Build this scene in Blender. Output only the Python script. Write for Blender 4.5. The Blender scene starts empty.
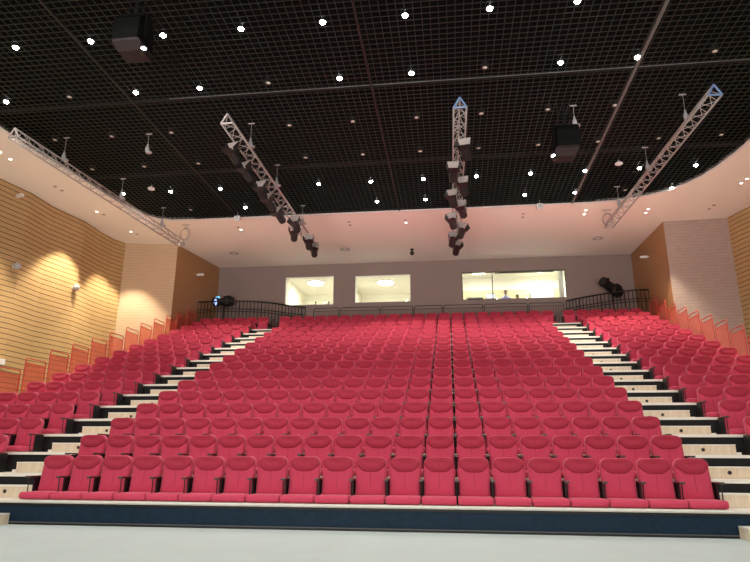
import bpy, bmesh, math, random
from mathutils import Vector, Matrix, Euler
random.seed(4)
SC = bpy.context.scene
COL = SC.collection
ZO = 1.07                       # flat floor is z = 0; measured heights are relative to eye level
D, R, S = 0.9976, 0.37594, 0.55  # row depth, row rise, seat pitch
ROWS = 17
H = 9.1 + ZO                    # soffit height
CX = 5.22                       # centre line of the hall

# ------------------------------------------------------------------ camera
f, yaw, pitch, roll = 609.64, 0.125343, 0.276843, 0.0046729
CAM = Vector((6.845, -10.3208, 0.0402 + ZO))
Fh = Vector((-math.sin(yaw), math.cos(yaw), 0)); Rt = Vector((math.cos(yaw), math.sin(yaw), 0)); U = Vector((0, 0, 1))
Fw = math.cos(pitch) * Fh + math.sin(pitch) * U
Up = -math.sin(pitch) * Fh + math.cos(pitch) * U
Xc = math.cos(roll) * Rt + math.sin(roll) * Up
Yc = -math.sin(roll) * Rt + math.cos(roll) * Up
cd = bpy.data.cameras.new('camera'); cam = bpy.data.objects.new('camera', cd); COL.objects.link(cam)
cd.sensor_width = 36; cd.lens = f * 36 / 750; cd.clip_end = 200; cd.clip_start = .05
cam.matrix_world = Matrix(((Xc.x, Yc.x, -Fw.x, CAM.x), (Xc.y, Yc.y, -Fw.y, CAM.y), (Xc.z, Yc.z, -Fw.z, CAM.z), (0, 0, 0, 1)))
SC.camera = cam

def visible(p, m=6):            # is a point inside the frame (used only to decide which seats are worth building singly)
    d = Vector(p) - CAM; z = d.dot(Fw)
    if z <= 0: return False
    u = 375 + f * d.dot(Xc) / z; v = 281 - f * d.dot(Yc) / z
    return -m < u < 750 + m and -m < v < 562 + m

# ------------------------------------------------------------------ materials
MATS = {}
def mat(name, col, rough=.6, metal=0, noise=0, nscale=20, bump=0, bscale=60, sheen=0, emis=None, es=0, spec=.5, col2=None):
    m = bpy.data.materials.new(name); m.use_nodes = True
    nt = m.node_tree; b = nt.nodes['Principled BSDF']
    b.inputs['Base Color'].default_value = (*col, 1); b.inputs['Roughness'].default_value = rough
    b.inputs['Metallic'].default_value = metal; b.inputs['Specular IOR Level'].default_value = spec
    if sheen:
        b.inputs['Sheen Weight'].default_value = sheen; b.inputs['Sheen Roughness'].default_value = .4
        b.inputs['Sheen Tint'].default_value = (1, .55, .6, 1)
    if emis:
        b.inputs['Emission Color'].default_value = (*emis, 1); b.inputs['Emission Strength'].default_value = es
    if noise or bump:
        tc = nt.nodes.new('ShaderNodeTexCoord')
        if noise:
            n = nt.nodes.new('ShaderNodeTexNoise'); n.inputs['Scale'].default_value = nscale; n.inputs['Detail'].default_value = 4
            nt.links.new(tc.outputs['Object'], n.inputs['Vector'])
            r = nt.nodes.new('ShaderNodeValToRGB')
            c2 = col2 or tuple(c * (1 - noise) for c in col); c1 = col if col2 else tuple(min(1, c * (1 + noise)) for c in col)
            r.color_ramp.elements[0].color = (*c2, 1); r.color_ramp.elements[1].color = (*c1, 1)
            r.color_ramp.elements[0].position = .3; r.color_ramp.elements[1].position = .7
            nt.links.new(n.outputs['Fac'], r.inputs['Fac']); nt.links.new(r.outputs['Color'], b.inputs['Base Color'])
        if bump:
            n2 = nt.nodes.new('ShaderNodeTexNoise'); n2.inputs['Scale'].default_value = bscale
            nt.links.new(tc.outputs['Object'], n2.inputs['Vector'])
            bp = nt.nodes.new('ShaderNodeBump'); bp.inputs['Strength'].default_value = bump; bp.inputs['Distance'].default_value = .01
            nt.links.new(n2.outputs['Fac'], bp.inputs['Height']); nt.links.new(bp.outputs['Normal'], b.inputs['Normal'])
    MATS[name] = m
    return m
def wood(name, c1, c2, axis=0, sc=3.0, rough=.5):
    m = bpy.data.materials.new(name); m.use_nodes = True; nt = m.node_tree; b = nt.nodes['Principled BSDF']
    tc = nt.nodes.new('ShaderNodeTexCoord'); mp = nt.nodes.new('ShaderNodeMapping')
    s = [12, 12, 12]; s[axis] = 1.2; mp.inputs['Scale'].default_value = s
    n = nt.nodes.new('ShaderNodeTexNoise'); n.inputs['Scale'].default_value = sc; n.inputs['Detail'].default_value = 6
    r = nt.nodes.new('ShaderNodeValToRGB'); r.color_ramp.elements[0].color = (*c1, 1); r.color_ramp.elements[1].color = (*c2, 1)
    r.color_ramp.elements[0].position = .35; r.color_ramp.elements[1].position = .65
    L = nt.links.new
    L(tc.outputs['Object'], mp.inputs['Vector']); L(mp.outputs['Vector'], n.inputs['Vector']); L(n.outputs['Fac'], r.inputs['Fac']); L(r.outputs['Color'], b.inputs['Base Color'])
    b.inputs['Roughness'].default_value = rough
    return m
M_red = mat('red fabric', (.62, .055, .12), .85, noise=.12, nscale=90, bump=.25, bscale=400, sheen=.35)
M_pad = mat('red fabric headrest', (.40, .022, .055), .85, noise=.12, nscale=90, bump=.25, bscale=400, sheen=.35)
M_seam = mat('red seam', (.22, .010, .025), .9)
M_black = mat('black metal', (.006, .006, .007), .45)
M_blackfab = mat('black riser carpet', (.005, .006, .007), .8, noise=.3, nscale=30)
M_fascia = mat('navy fascia board', (.006, .024, .048), .6, spec=.25, noise=.25, nscale=14, bump=.1, bscale=50)
M_arm = mat('dark wood armrest', (.07, .025, .018), .35)
M_armend = mat('armrest cap', (.10, .08, .07), .35, metal=.3)
M_deck = wood('pale floor board', (.78, .73, .62), (.84, .79, .68), 0)
M_nosing = mat('pale nosing', (.90, .88, .80), .4)
M_step = wood('pale wood step', (.74, .62, .45), (.84, .74, .58), 2, 2.0)
M_floor = mat('pale grey floor', (.53, .62, .61), .8, noise=.02, nscale=2, spec=.1)
M_soffit = mat('white soffit plaster', (.88, .82, .77), .8, spec=.2)
M_back = mat('grey mauve acoustic wall', (.27, .215, .20), .9, noise=.05, nscale=40, spec=.2)
M_slat = wood('honey wood slats', (.50, .335, .155), (.54, .365, .175), 1, 1.0)
M_slat2 = wood('tan wood slats', (.56, .40, .27), (.59, .43, .29), 0, 1.0)
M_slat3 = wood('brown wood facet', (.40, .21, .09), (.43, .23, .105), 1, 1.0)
M_groove = mat('dark groove', (.07, .032, .014), .9)
M_groove2 = mat('soft groove', (.40, .28, .19), .9)
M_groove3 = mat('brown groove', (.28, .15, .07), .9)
M_grid = mat('grid blade', (.016, .021, .018), .45)
M_void = mat('void black', (.005, .006, .006), .95, spec=.1)
M_beam = mat('ceiling beam grey', (.12, .125, .12), .5)
M_beamd = mat('ceiling beam dark', (.012, .012, .012), .5)
M_joint = mat('grid joint black', (.003, .003, .003), .9)
M_alu = mat('aluminium truss', (.50, .47, .46), .4, metal=.7)
M_alu2 = mat('matt aluminium', (.48, .44, .43), .5, metal=.3)
M_white = mat('white plastic', (.75, .75, .76), .5)
M_offlamp = mat('unlit lamp glass', (.75, .73, .68), .3)
M_lamp = mat('lit lamp', (1, 1, 1), .5, emis=(1, .96, .9), es=40)
M_spot = mat('lit soffit lamp', (1, 1, 1), .5, emis=(1, .9, .75), es=14)
M_redtube = mat('red painted tube', (.58, .07, .05), .4)
M_rail = mat('grey brown rail', (.045, .036, .036), .5)
M_cream = mat('cream room wall', (.84, .81, .70), .8)
M_creamceil = mat('cream room ceiling', (.85, .82, .72), .8)
M_tan = mat('tan panel', (.52, .47, .28), .7)
M_greyroom = mat('grey cabinet', (.45, .45, .45), .6)
M_roomlamp = mat('room lamp', (1, 1, 1), .5, emis=(1, .97, .85), es=9)
M_screen = mat('monitor glow', (.05, .05, .05), .3, emis=(.9, .95, 1), es=1.6)
M_skin = mat('skin', (.30, .16, .11), .6)
M_hair = mat('black hair', (.012, .010, .010), .6)
M_shirt = mat('lilac shirt', (.42, .40, .70), .8)
M_dark = mat('dark shirt', (.02, .02, .025), .8)
M_blueglow = mat('blue lens', (.1, .2, .6), .2, emis=(.42, .50, 1), es=1.6)
M_cyanglow = mat('cyan display', (.1, .4, .6), .2, emis=(.2, .65, .9), es=.9)
M_redlens = mat('dark red cover', (.014, .006, .007), .8)
M_pinklens = mat('red gel', (.35, .03, .05), .4)
M_greyflap = mat('pale barn door', (.36, .32, .31), .5)
M_curtain = mat('white curtain', (.85, .85, .80), .8)
def glass():
    m = bpy.data.materials.new('window glass'); m.use_nodes = True; nt = m.node_tree; nt.nodes.remove(nt.nodes['Principled BSDF'])
    t = nt.nodes.new('ShaderNodeBsdfTransparent'); t.inputs['Color'].default_value = (.95, .97, .95, 1)
    g = nt.nodes.new('ShaderNodeBsdfGlossy'); g.inputs['Roughness'].default_value = .02
    mx = nt.nodes.new('ShaderNodeMixShader'); mx.inputs['Fac'].default_value = .06
    o = nt.nodes['Material Output']
    nt.links.new(t.outputs[0], mx.inputs[1]); nt.links.new(g.outputs[0], mx.inputs[2]); nt.links.new(mx.outputs[0], o.inputs['Surface'])
    return m
M_glass = glass()
def meshfab():
    m = bpy.data.materials.new('red perforated mesh'); m.use_nodes = True; nt = m.node_tree; b = nt.nodes['Principled BSDF']
    b.inputs['Base Color'].default_value = (.80, .24, .23, 1); b.inputs['Roughness'].default_value = .5
    t = nt.nodes.new('ShaderNodeBsdfTransparent'); t.inputs['Color'].default_value = (1, .72, .62, 1)
    mx = nt.nodes.new('ShaderNodeMixShader'); mx.inputs['Fac'].default_value = .27
    o = nt.nodes['Material Output']
    nt.links.new(t.outputs[0], mx.inputs[1]); nt.links.new(b.outputs[0], mx.inputs[2]); nt.links.new(mx.outputs[0], o.inputs['Surface'])
    return m
M_mesh = meshfab()

# ------------------------------------------------------------------ mesh helpers
def obj(name, bm, m, parent=None, loc=None, smooth=False, mats=None):
    me = bpy.data.meshes.new(name)
    bmesh.ops.recalc_face_normals(bm, faces=bm.faces[:]) if smooth != 'raw' else None
    bm.to_mesh(me); bm.free()
    for x in (mats or [m]): me.materials.append(x)
    if smooth is True:
        for p in me.polygons: p.use_smooth = True
    o = bpy.data.objects.new(name, me); COL.objects.link(o)
    if parent: o.parent = parent
    if loc: o.location = loc
    return o
def tag(o, label=None, cat=None, group=None, kind=None):
    if label: o['label'] = label
    if cat: o['category'] = cat
    if group: o['group'] = group
    if kind: o['kind'] = kind
    return o
def empty(name, loc=(0, 0, 0), label=None, cat=None, group=None, rz=0):
    o = bpy.data.objects.new(name, None); COL.objects.link(o); o.location = loc; o.rotation_euler = (0, 0, rz); o.empty_display_size = .1
    return tag(o, label, cat, group)
def struct(name, bm, m, **k):
    return tag(obj(name, bm, m, **k), kind='structure')
def copy_tree(o, parent=None):
    c = o.copy(); COL.objects.link(c)
    if parent: c.parent = parent
    for ch in KIDS.get(o.name, None) or [x for x in o.children]: copy_tree(ch, c)
    return c
KIDS = {}
def box(bm, x0, x1, y0, y1, z0, z1, mi=0, bev=0):
    vs = [bm.verts.new((x, y, z)) for x in (x0, x1) for y in (y0, y1) for z in (z0, z1)]
    fs = [(0, 1, 3, 2), (4, 6, 7, 5), (0, 4, 5, 1), (2, 3, 7, 6), (0, 2, 6, 4), (1, 5, 7, 3)]
    F = [bm.faces.new([vs[i] for i in q]) for q in fs]
    for q in F: q.material_index = mi
    if bev:
        es = list({e for q in F for e in q.edges})
        bmesh.ops.bevel(bm, geom=es, offset=bev, segments=2, affect='EDGES', profile=.7)
    return bm
def quad(bm, pts, mi=0):
    q = bm.faces.new([bm.verts.new(p) for p in pts]); q.material_index = mi; return q
def tube(bm, pts, r, n=8, cap=True, mi=0, radii=None):
    pts = [Vector(p) for p in pts]; rings = []
    up0 = None
    for i, p in enumerate(pts):
        t = (pts[min(i + 1, len(pts) - 1)] - pts[max(i - 1, 0)]).normalized()
        a = Vector((0, 0, 1)) if abs(t.z) < .95 else Vector((1, 0, 0))
        u = t.cross(a).normalized(); w = t.cross(u).normalized()
        rr = radii[i] if radii else r
        rings.append([bm.verts.new(p + rr * (math.cos(k * 2 * math.pi / n) * u + math.sin(k * 2 * math.pi / n) * w)) for k in range(n)])
    for a, b in zip(rings, rings[1:]):
        for k in range(n):
            q = bm.faces.new((a[k], a[(k + 1) % n], b[(k + 1) % n], b[k])); q.material_index = mi
    if cap:
        for rg in (rings[0], rings[-1]):
            q = bm.faces.new(rg); q.material_index = mi
    return bm
def lathe(bm, prof, n=20, M=None, mi=0):
    M = M or Matrix(); rings = []
    for r, z in prof:
        rings.append([bm.verts.new(M @ Vector((r * math.cos(k * 2 * math.pi / n), r * math.sin(k * 2 * math.pi / n), z))) for k in range(n)])
    for a, b in zip(rings, rings[1:]):
        for k in range(n):
            q = bm.faces.new((a[k], a[(k + 1) % n], b[(k + 1) % n], b[k])); q.material_index = mi
    for rg in (rings[0], rings[-1]):
        q = bm.faces.new(rg); q.material_index = mi
    return bm
def loft(bm, rings, capa=True, capb=True, mi=0):
    R_ = [[bm.verts.new(p) for p in r] for r in rings]; n = len(R_[0])
    for a, b in zip(R_, R_[1:]):
        for k in range(n):
            q = bm.faces.new((a[k], a[(k + 1) % n], b[(k + 1) % n], b[k])); q.material_index = mi
    if capa: bm.faces.new(R_[0]).material_index = mi
    if capb: bm.faces.new(R_[-1]).material_index = mi
    return bm
NB = bmesh.new
ORD = ['zeroth', 'first', 'second', 'third', 'fourth', 'fifth', 'sixth', 'seventh', 'eighth', 'ninth', 'tenth', 'eleventh', 'twelfth', 'thirteenth', 'fourteenth', 'fifteenth', 'sixteenth', 'seventeenth', 'eighteenth', 'nineteenth', 'twentieth']
NUM = ['zero', 'one', 'two', 'three', 'four', 'five', 'six']

# ------------------------------------------------------------------ the setting
bm = NB(); box(bm, -10, 20.5, -14, 18.6, -.1, 0); struct('floor', bm, M_floor)

# opening of the black ceiling in the white soffit
def corner(sx):
    pts = [(12.3, 11.5), (12.95, 11.42), (13.8, 11.17), (14.35, 10.9), (14.75, 10.55), (15.1, 10.1), (15.36, 9.6), (15.58, 8.9), (15.74, 8.0), (15.85, 6.9), (15.95, 5.5)]
    return [(x, y) if sx > 0 else (2 * CX - x, y) for x, y in pts]
YF = -6.5
right = corner(1) + [(16.0, YF)]
left = [(-5.95, YF), (-5.87, 3.9), (-5.84, 5.2), (-5.62, 6.9), (-5.42, 8.4), (-5.28, 9.4), (-5.12, 10.2), (-4.92, 10.85), (-4.6, 11.25), (-4.1, 11.43), (-3.2, 11.5)]
OPEN = left + right            # closed polygon: left front -> left back -> right back -> right front
def ring_pts(z): return [(x, y, z) for x, y in OPEN]
def soffit():
    bm = NB()
    B = (-10, 20.5, -14, 18.3)
    n = len(OPEN)
    def outer(p):
        x, y = p
        if y <= YF + .01: return (B[0] if x < CX else B[1], YF)
        if x < -2: return (B[0], y) if y < 11.3 else (B[0] + (x + 5) * 2, B[3])
        return (B[1], y) if y < 11.3 else (B[1] + (x - 15) * 2, B[3])
    # soffit as a triangulated polygon with a hole
    o = [bm.verts.new((x, y, H)) for x, y in [(B[0], B[2]), (B[1], B[2]), (B[1], B[3]), (B[0], B[3])]]
    i = [bm.verts.new((x, y, H)) for x, y in OPEN]
    es = [bm.edges.new((a, b)) for a, b in zip(o, o[1:] + o[:1])] + [bm.edges.new((a, b)) for a, b in zip(i, i[1:] + i[:1])]
    r = bmesh.ops.triangle_fill(bm, use_beauty=True, use_dissolve=False, edges=es)
    # thickness: raise a copy of everything except faces inside the hole
    return bm
def inside(x, y):
    c = False; n = len(OPEN)
    for k in range(n):
        x1, y1 = OPEN[k]; x2, y2 = OPEN[(k + 1) % n]
        if (y1 > y) != (y2 > y) and x < (x2 - x1) * (y - y1) / (y2 - y1) + x1: c = not c
    return c
bm = soffit()
for q in [q for q in bm.faces if abs(q.normal.z) > .5 and inside(q.calc_center_median().x, q.calc_center_median().y)]: bm.faces.remove(q)
struct('ceiling', bm, M_soffit, smooth='raw')
# the pale edge trim around the opening
bm = NB()
edge = OPEN
for a, b in zip(edge, edge[1:]):
    d = (Vector(b) - Vector(a)).normalized(); nrm = Vector((-d.y, d.x)) * .10
    quad(bm, [(a[0], a[1], H - .03), (b[0], b[1], H - .03), (b[0] + nrm.x, b[1] + nrm.y, H - .03), (a[0] + nrm.x, a[1] + nrm.y, H - .03)])
    quad(bm, [(a[0], a[1], H - .03), (b[0], b[1], H - .03), (b[0], b[1], H + .08), (a[0], a[1], H + .08)])
    quad(bm, [(a[0] + nrm.x, a[1] + nrm.y, H - .03), (b[0] + nrm.x, b[1] + nrm.y, H - .03), (b[0] + nrm.x, b[1] + nrm.y, H + .0), (a[0] + nrm.x, a[1] + nrm.y, H + .0)])
struct('trim_1', bm, M_white)
# void above the grid
bm = NB(); box(bm, -7, 17.5, -7.5, 12.5, H + .26, H + 1.6)
for q in list(bm.faces):
    if q.calc_center_median().z < H + .3: bm.faces.remove(q)
for a_, b_ in zip(OPEN, OPEN[1:] + OPEN[:1]): quad(bm, [(*a_, H + .001), (*b_, H + .001), (*b_, H + .27), (*a_, H + .27)])
struct('ceiling_void', bm, M_void, smooth='raw')
# open-cell grid blades clipped to the opening
def spans(axis, c):
    xs = []; n = len(OPEN)
    for k in range(n):
        a = OPEN[k]; b = OPEN[(k + 1) % n]
        ai, bi = a[axis], b[axis]
        if (ai > c) != (bi > c):
            t = (c - ai) / (bi - ai); xs.append(a[1 - axis] + t * (b[1 - axis] - a[1 - axis]))
    xs.sort(); return list(zip(xs[::2], xs[1::2]))
bm = NB(); G0, G1, T = H - .0, H + .016, .0065
P_ = .1783
x = -5.69
while x < 16:
    for a, b in spans(0, x): box(bm, x - T, x + T, a, b, G0, G1)
    x += P_
y = YF + .05
while y < 11.5:
    for a, b in spans(1, y): box(bm, a, b, y - T, y + T, G0, G1)
    y += P_
struct('ceiling_grid', bm, M_grid, smooth='raw')
# main beams of the grid
def beam(name, x0, x1, y0, y1, m, z0=-.02, z1=.03):
    bm = NB(); box(bm, x0, x1, y0, y1, H + z0, H + z1); return struct(name, bm, m)
k = 2
for xx, w, m in ((11.5, .075, M_beam), (5.03, .055, M_beamd), (-1.42, .05, M_beamd)):
    a, b = spans(0, xx)[0]; beam('trim_%d' % k, xx - w / 2, xx + w / 2, a, b, m, -.03, .02); k += 1
for yy, m in ((3.2, M_joint), (7.46, M_joint)):
    a, b = spans(1, yy)[0]; beam('trim_%d' % k, a, b, yy - .055, yy + .055, m, -.015, .05); k += 1
a, b = spans(1, 3.12)[0]; beam('trim_%d' % k, a + 5.5, b, 3.122, 3.128, M_beam, -.03, -.01); k += 1
# side walls: slats swept along a folded plan line
def slat_wall(name, pts, z0, z1, pitch, groove, depth, m1, m2, out):
    # out = +1 when the room lies to the right of the direction of travel
    bm = NB(); P = [Vector(p) for p in pts]
    nr = []
    for i in range(len(P)):
        d = (P[min(i + 1, len(P) - 1)] - P[max(i - 1, 0)]).normalized(); nr.append(Vector((d.y, -d.x)) * out)
    def strip(za, zb, off_a, off_b, mi):
        for i in range(len(P) - 1):
            a, b = P[i], P[i + 1]; na, nb = nr[i], nr[i + 1]
            quad(bm, [(*(a + na * off_a), za), (*(b + nb * off_a), za), (*(b + nb * off_b), zb), (*(a + na * off_b), zb)], mi)
    z = z0
    while z < z1:
        zt = min(z + pitch - groove, z1)
        strip(z, zt, 0, 0, 0)
        if zt < z1:
            ze = min(zt + groove, z1)
            strip(zt, zt, 0, -depth, 1); strip(zt, ze, -depth, -depth, 1); strip(ze, ze, -depth, 0, 1)
        z += pitch
    bmesh.ops.remove_doubles(bm, verts=bm.verts[:], dist=.0005)
    return struct(name, bm, m1, mats=[m1, m2], smooth='raw')
LW = [(-9.6, -14), (-9.5, -6), (-9.1, -1.5), (-9.05, 1.0), (-8.8, 4.2), (-8.75, 5.0), (-8.335, 7.09), (-8.07, 8.38), (-8.08, 9.64), (-7.92, 10.47), (-7.76, 11.26), (-7.80, 12.46), (-7.72, 13.36), (-7.50, 13.97)]
RW = [(2 * CX - x, y) for x, y in LW[:-2]] + [(18.0, 13.16), (17.846, 13.764)]
slat_wall('wall_left', LW, 0, H, .178, .021, .014, M_slat, M_groove, 1)
slat_wall('wall_right', RW, 0, H, .178, .021, .014, M_slat, M_groove, -1)
slat_wall('wall_left_return', [(-7.50, 13.97), (-5.26, 14.44)], 0, H, .125, .009, .006, M_slat2, M_groove2, 1)
slat_wall('wall_right_return', [(17.846, 13.764), (15.465, 13.87)], 0, H, .125, .009, .006, mat('mauve wood slats', (.42, .32, .29), .8, noise=.06, nscale=5), mat('mauve groove', (.30, .22, .19), .9), -1)
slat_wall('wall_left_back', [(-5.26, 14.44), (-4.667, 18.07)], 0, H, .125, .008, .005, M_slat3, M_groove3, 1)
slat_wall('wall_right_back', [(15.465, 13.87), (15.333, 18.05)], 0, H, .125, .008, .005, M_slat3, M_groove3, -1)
bm = NB(); box(bm, -10, 20.5, -14.1, -14, 0, H); struct('wall_front', bm, mat('dark stage drape', (.10, .08, .08), .9))
# back wall with three openings
YB = 18.05
WIN = [(-1.22, 1.22, 7.05, 8.50), (2.28, 5.0, 7.10, 8.47), (7.46, 12.30, 7.10, 8.47)]
WIN = [(a, b, c + ZO, d + ZO) for a, b, c, d in WIN]
bm = NB(); xs = -4.9
z_lo, z_hi = 7.05 + ZO, 8.50 + ZO
box(bm, -4.9, 15.6, YB, YB + .2, 0, z_lo); box(bm, -4.9, 15.6, YB, YB + .2, z_hi, H)
prev = -4.9
for a, b, c, d in WIN:
    box(bm, prev, a, YB, YB + .2, z_lo, z_hi)
    if c > z_lo: box(bm, a, b, YB, YB + .2, z_lo, c)
    if d < z_hi: box(bm, a, b, YB, YB + .2, d, z_hi)
    prev = b
box(bm, prev, 15.6, YB, YB + .2, z_lo, z_hi)
struct('wall_back', bm, M_back)
# upper landing behind the last row, and the two raised corners the spotlights stand on
TOPZ = -.70 + 16 * R + ZO
bm = NB(); box(bm, -5.0, 15.5, 16 * D + .33, YB, TOPZ - .2, TOPZ); struct('floor_landing', bm, M_blackfab)
FZ = 6.92 + ZO
FL = [(-4.95, 16.42), (-4.2, 16.37), (-3.49, 16.38), (-2.8, 16.45), (-2.21, 16.62), (-1.8, 16.82), (-1.44, 17.06), (-1.05, 17.38), (-.69, 17.7), (-.40, 18.0)]
FL[-1] = (-.38, 17.9); FL.append((-.14, 18.0))
FR = [(15.38, 16.34), (14.86, 16.34), (14.55, 16.42), (14.24, 16.53), (13.87, 16.72), (13.5, 16.96), (13.1, 17.24), (12.74, 17.52), (12.45, 17.75), (12.2, 17.98)]
def platform(name, line):
    bm = NB(); pts = [(x, y + .06) for x, y in line] + [(line[0][0], YB - .01)]
    loft(bm, [[(x, y, TOPZ + .001) for x, y in pts], [(x, y, TOPZ + .42) for x, y in pts]]); return struct(name, bm, M_blackfab)
platform('floor_left_corner', FL); platform('floor_right_corner', FR)

# control rooms behind the windows
def room(n, x0, x1, zc, depth, mw, zf=6.45):
    z0, z1 = zf + ZO, zc + ZO; y0, y1 = YB + .2, YB + .2 + depth
    bm = NB(); box(bm, x0, x1, y1, y1 + .05, z0, z1); box(bm, x0 - .05, x0, y0, y1, z0, z1); box(bm, x1, x1 + .05, y0, y1, z0, z1); struct('wall_room_%d' % n, bm, mw)
    bm = NB(); box(bm, x0, x1, y0, y1, z1, z1 + .05); struct('ceiling_room_%d' % n, bm, M_creamceil)
    bm = NB(); box(bm, x0, x1, y0, y1, z0 - .05, z0); struct('floor_room_%d' % n, bm, M_greyroom)
room(1, -1.32, 1.7, 8.75, 4.4, M_cream); room(2, 1.9, 5.4, 8.75, 4.6, M_cream); room(3, 7.0, 12.6, 8.95, 2.6, M_cream)
def room_lamp(x, y, z, r, label):
    t = empty('ceiling_lamp', (x, y, z), label, 'lamp', 'lamps in the control rooms')
    bm = NB(); lathe(bm, [(r + .04, 0), (r + .04, -.05), (r, -.05)]); obj('lamp_rim', bm, M_white, t, smooth=False)
    bm = NB(); lathe(bm, [(r, -.05), (r * .95, -.09), (r * .6, -.12), (.02, -.13)]); obj('diffuser', bm, M_roomlamp, t, smooth=True)
room_lamp(-.12, 20.0, 8.75 + ZO, .42, 'glowing round ceiling lamp seen through the left window')
room_lamp(3.55, 20.3, 8.75 + ZO, .42, 'glowing round ceiling lamp seen through the middle window')
room_lamp(8.35, 19.45, 8.95 + ZO, .40, 'glowing ceiling lamp at the left of the wide window')
room_lamp(11.4, 19.45, 8.95 + ZO, .40, 'glowing ceiling lamp at the right of the wide window')

for n, (a, b, c, d) in enumerate(WIN, 1):
    w = empty('window_%d' % n, (a, YB, c)); tag(w, kind='structure')
    bm = NB(); t = .03; W = b - a; Hh = d - c
    box(bm, 0, W, .08, .16, 0, t); box(bm, 0, W, .08, .16, Hh - t, Hh); box(bm, 0, t, .08, .16, t, Hh - t); box(bm, W - t, W, .08, .16, t, Hh - t)
    if n == 3:
        for mx in (1.42,): box(bm, mx, mx + .04, .08, .16, t, Hh - t)
    obj('window_frame', bm, M_white if n < 3 else M_black, w)
    bm = NB(); box(bm, t, W - t, .115, .123, t, Hh - t); obj('pane', bm, M_glass, w)
    bm = NB(); box(bm, 0, W, -.0, .19, -.0, .012); obj('window_sill', bm, M_white if n < 3 else M_black, w)
# wide window furniture
t = empty('roller_blind', (7.5, YB + .26, 8.50 + ZO), 'rolled up dark blind along the top of the wide window', 'blind')
bm = NB(); tube(bm, [(2.2, 0, -.03), (4.3, 0, -.03)], .035, 10); obj('roll', bm, M_black, t)
bm = NB(); box(bm, 1.55, 4.3, .04, .06, -.06, .02); obj('headrail', bm, M_dark, t)
bm = NB()
for k in range(24):
    x = 12.02 + .24 * k / 23; yb = YB + .45 + .025 * math.sin(k * 1.4)
    if k: quad(bm, [(px_, py_, 6.5 + ZO), (x, yb, 6.5 + ZO), (x, yb, 8.75 + ZO), (px_, py_, 8.75 + ZO)])
    px_, py_ = x, yb
so = obj('curtain', bm, M_curtain, smooth=True); so.modifiers.new('s', 'SOLIDIFY').thickness = .01
tag(so, 'narrow white curtain hanging at the right end of the wide window', 'curtain')
t = empty('control_desk', (9.9, YB + .52, 6.45 + ZO), 'long control desk below the wide window', 'desk')
bm = NB(); box(bm, -1.35, 2.2, -.22, .22, .66, .70, bev=.008); obj('desktop', bm, M_greyroom, t)
for sx in (-1.30, 2.06): bm = NB(); box(bm, sx, sx + .04, -.20, .20, 0, .66); obj('leg', bm, M_greyroom, t)
t = empty('equipment_rack', (7.95, YB + .75, 6.45 + ZO), 'grey equipment cabinet with glowing screen behind the left of the wide window', 'cabinet')
bm = NB(); box(bm, -.28, .52, -.2, .35, 0, .90, bev=.01); obj('body', bm, M_greyroom, t)
bm = NB(); box(bm, -.22, .48, -.215, -.2, .80, .84); obj('shelf_edge', bm, M_black, t)
t = empty('monitor', (8.82, YB + .50, 7.15 + ZO), 'small lit monitor on the desk beside the window divider', 'monitor')
bm = NB(); box(bm, -.22, .22, 0, .03, .10, .36, bev=.008); obj('screen_case', bm, M_black, t)
bm = NB(); box(bm, -.20, .20, -.004, 0, .12, .34); obj('screen', bm, M_screen, t)
bm = NB(); box(bm, -.03, .03, .01, .04, 0, .12); box(bm, -.1, .1, -.05, .1, 0, .012); obj('stand', bm, M_black, t)
bm = NB(); box(bm, 7.05, 12.55, 20.62, 20.84, 6.45 + ZO, 8.22 + ZO, bev=.01); o = obj('wall_cabinet', bm, M_tan); tag(o, 'long low tan cabinet against the rear of the control room', 'cabinet')
bm = NB(); box(bm, 10.9, 12.0, 20.0, 20.5, 6.45 + ZO, 7.95 + ZO, bev=.01); o = obj('storage_cabinet', bm, M_greyroom); tag(o, 'grey storage cabinet behind the right end of the wide window', 'cabinet')

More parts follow.
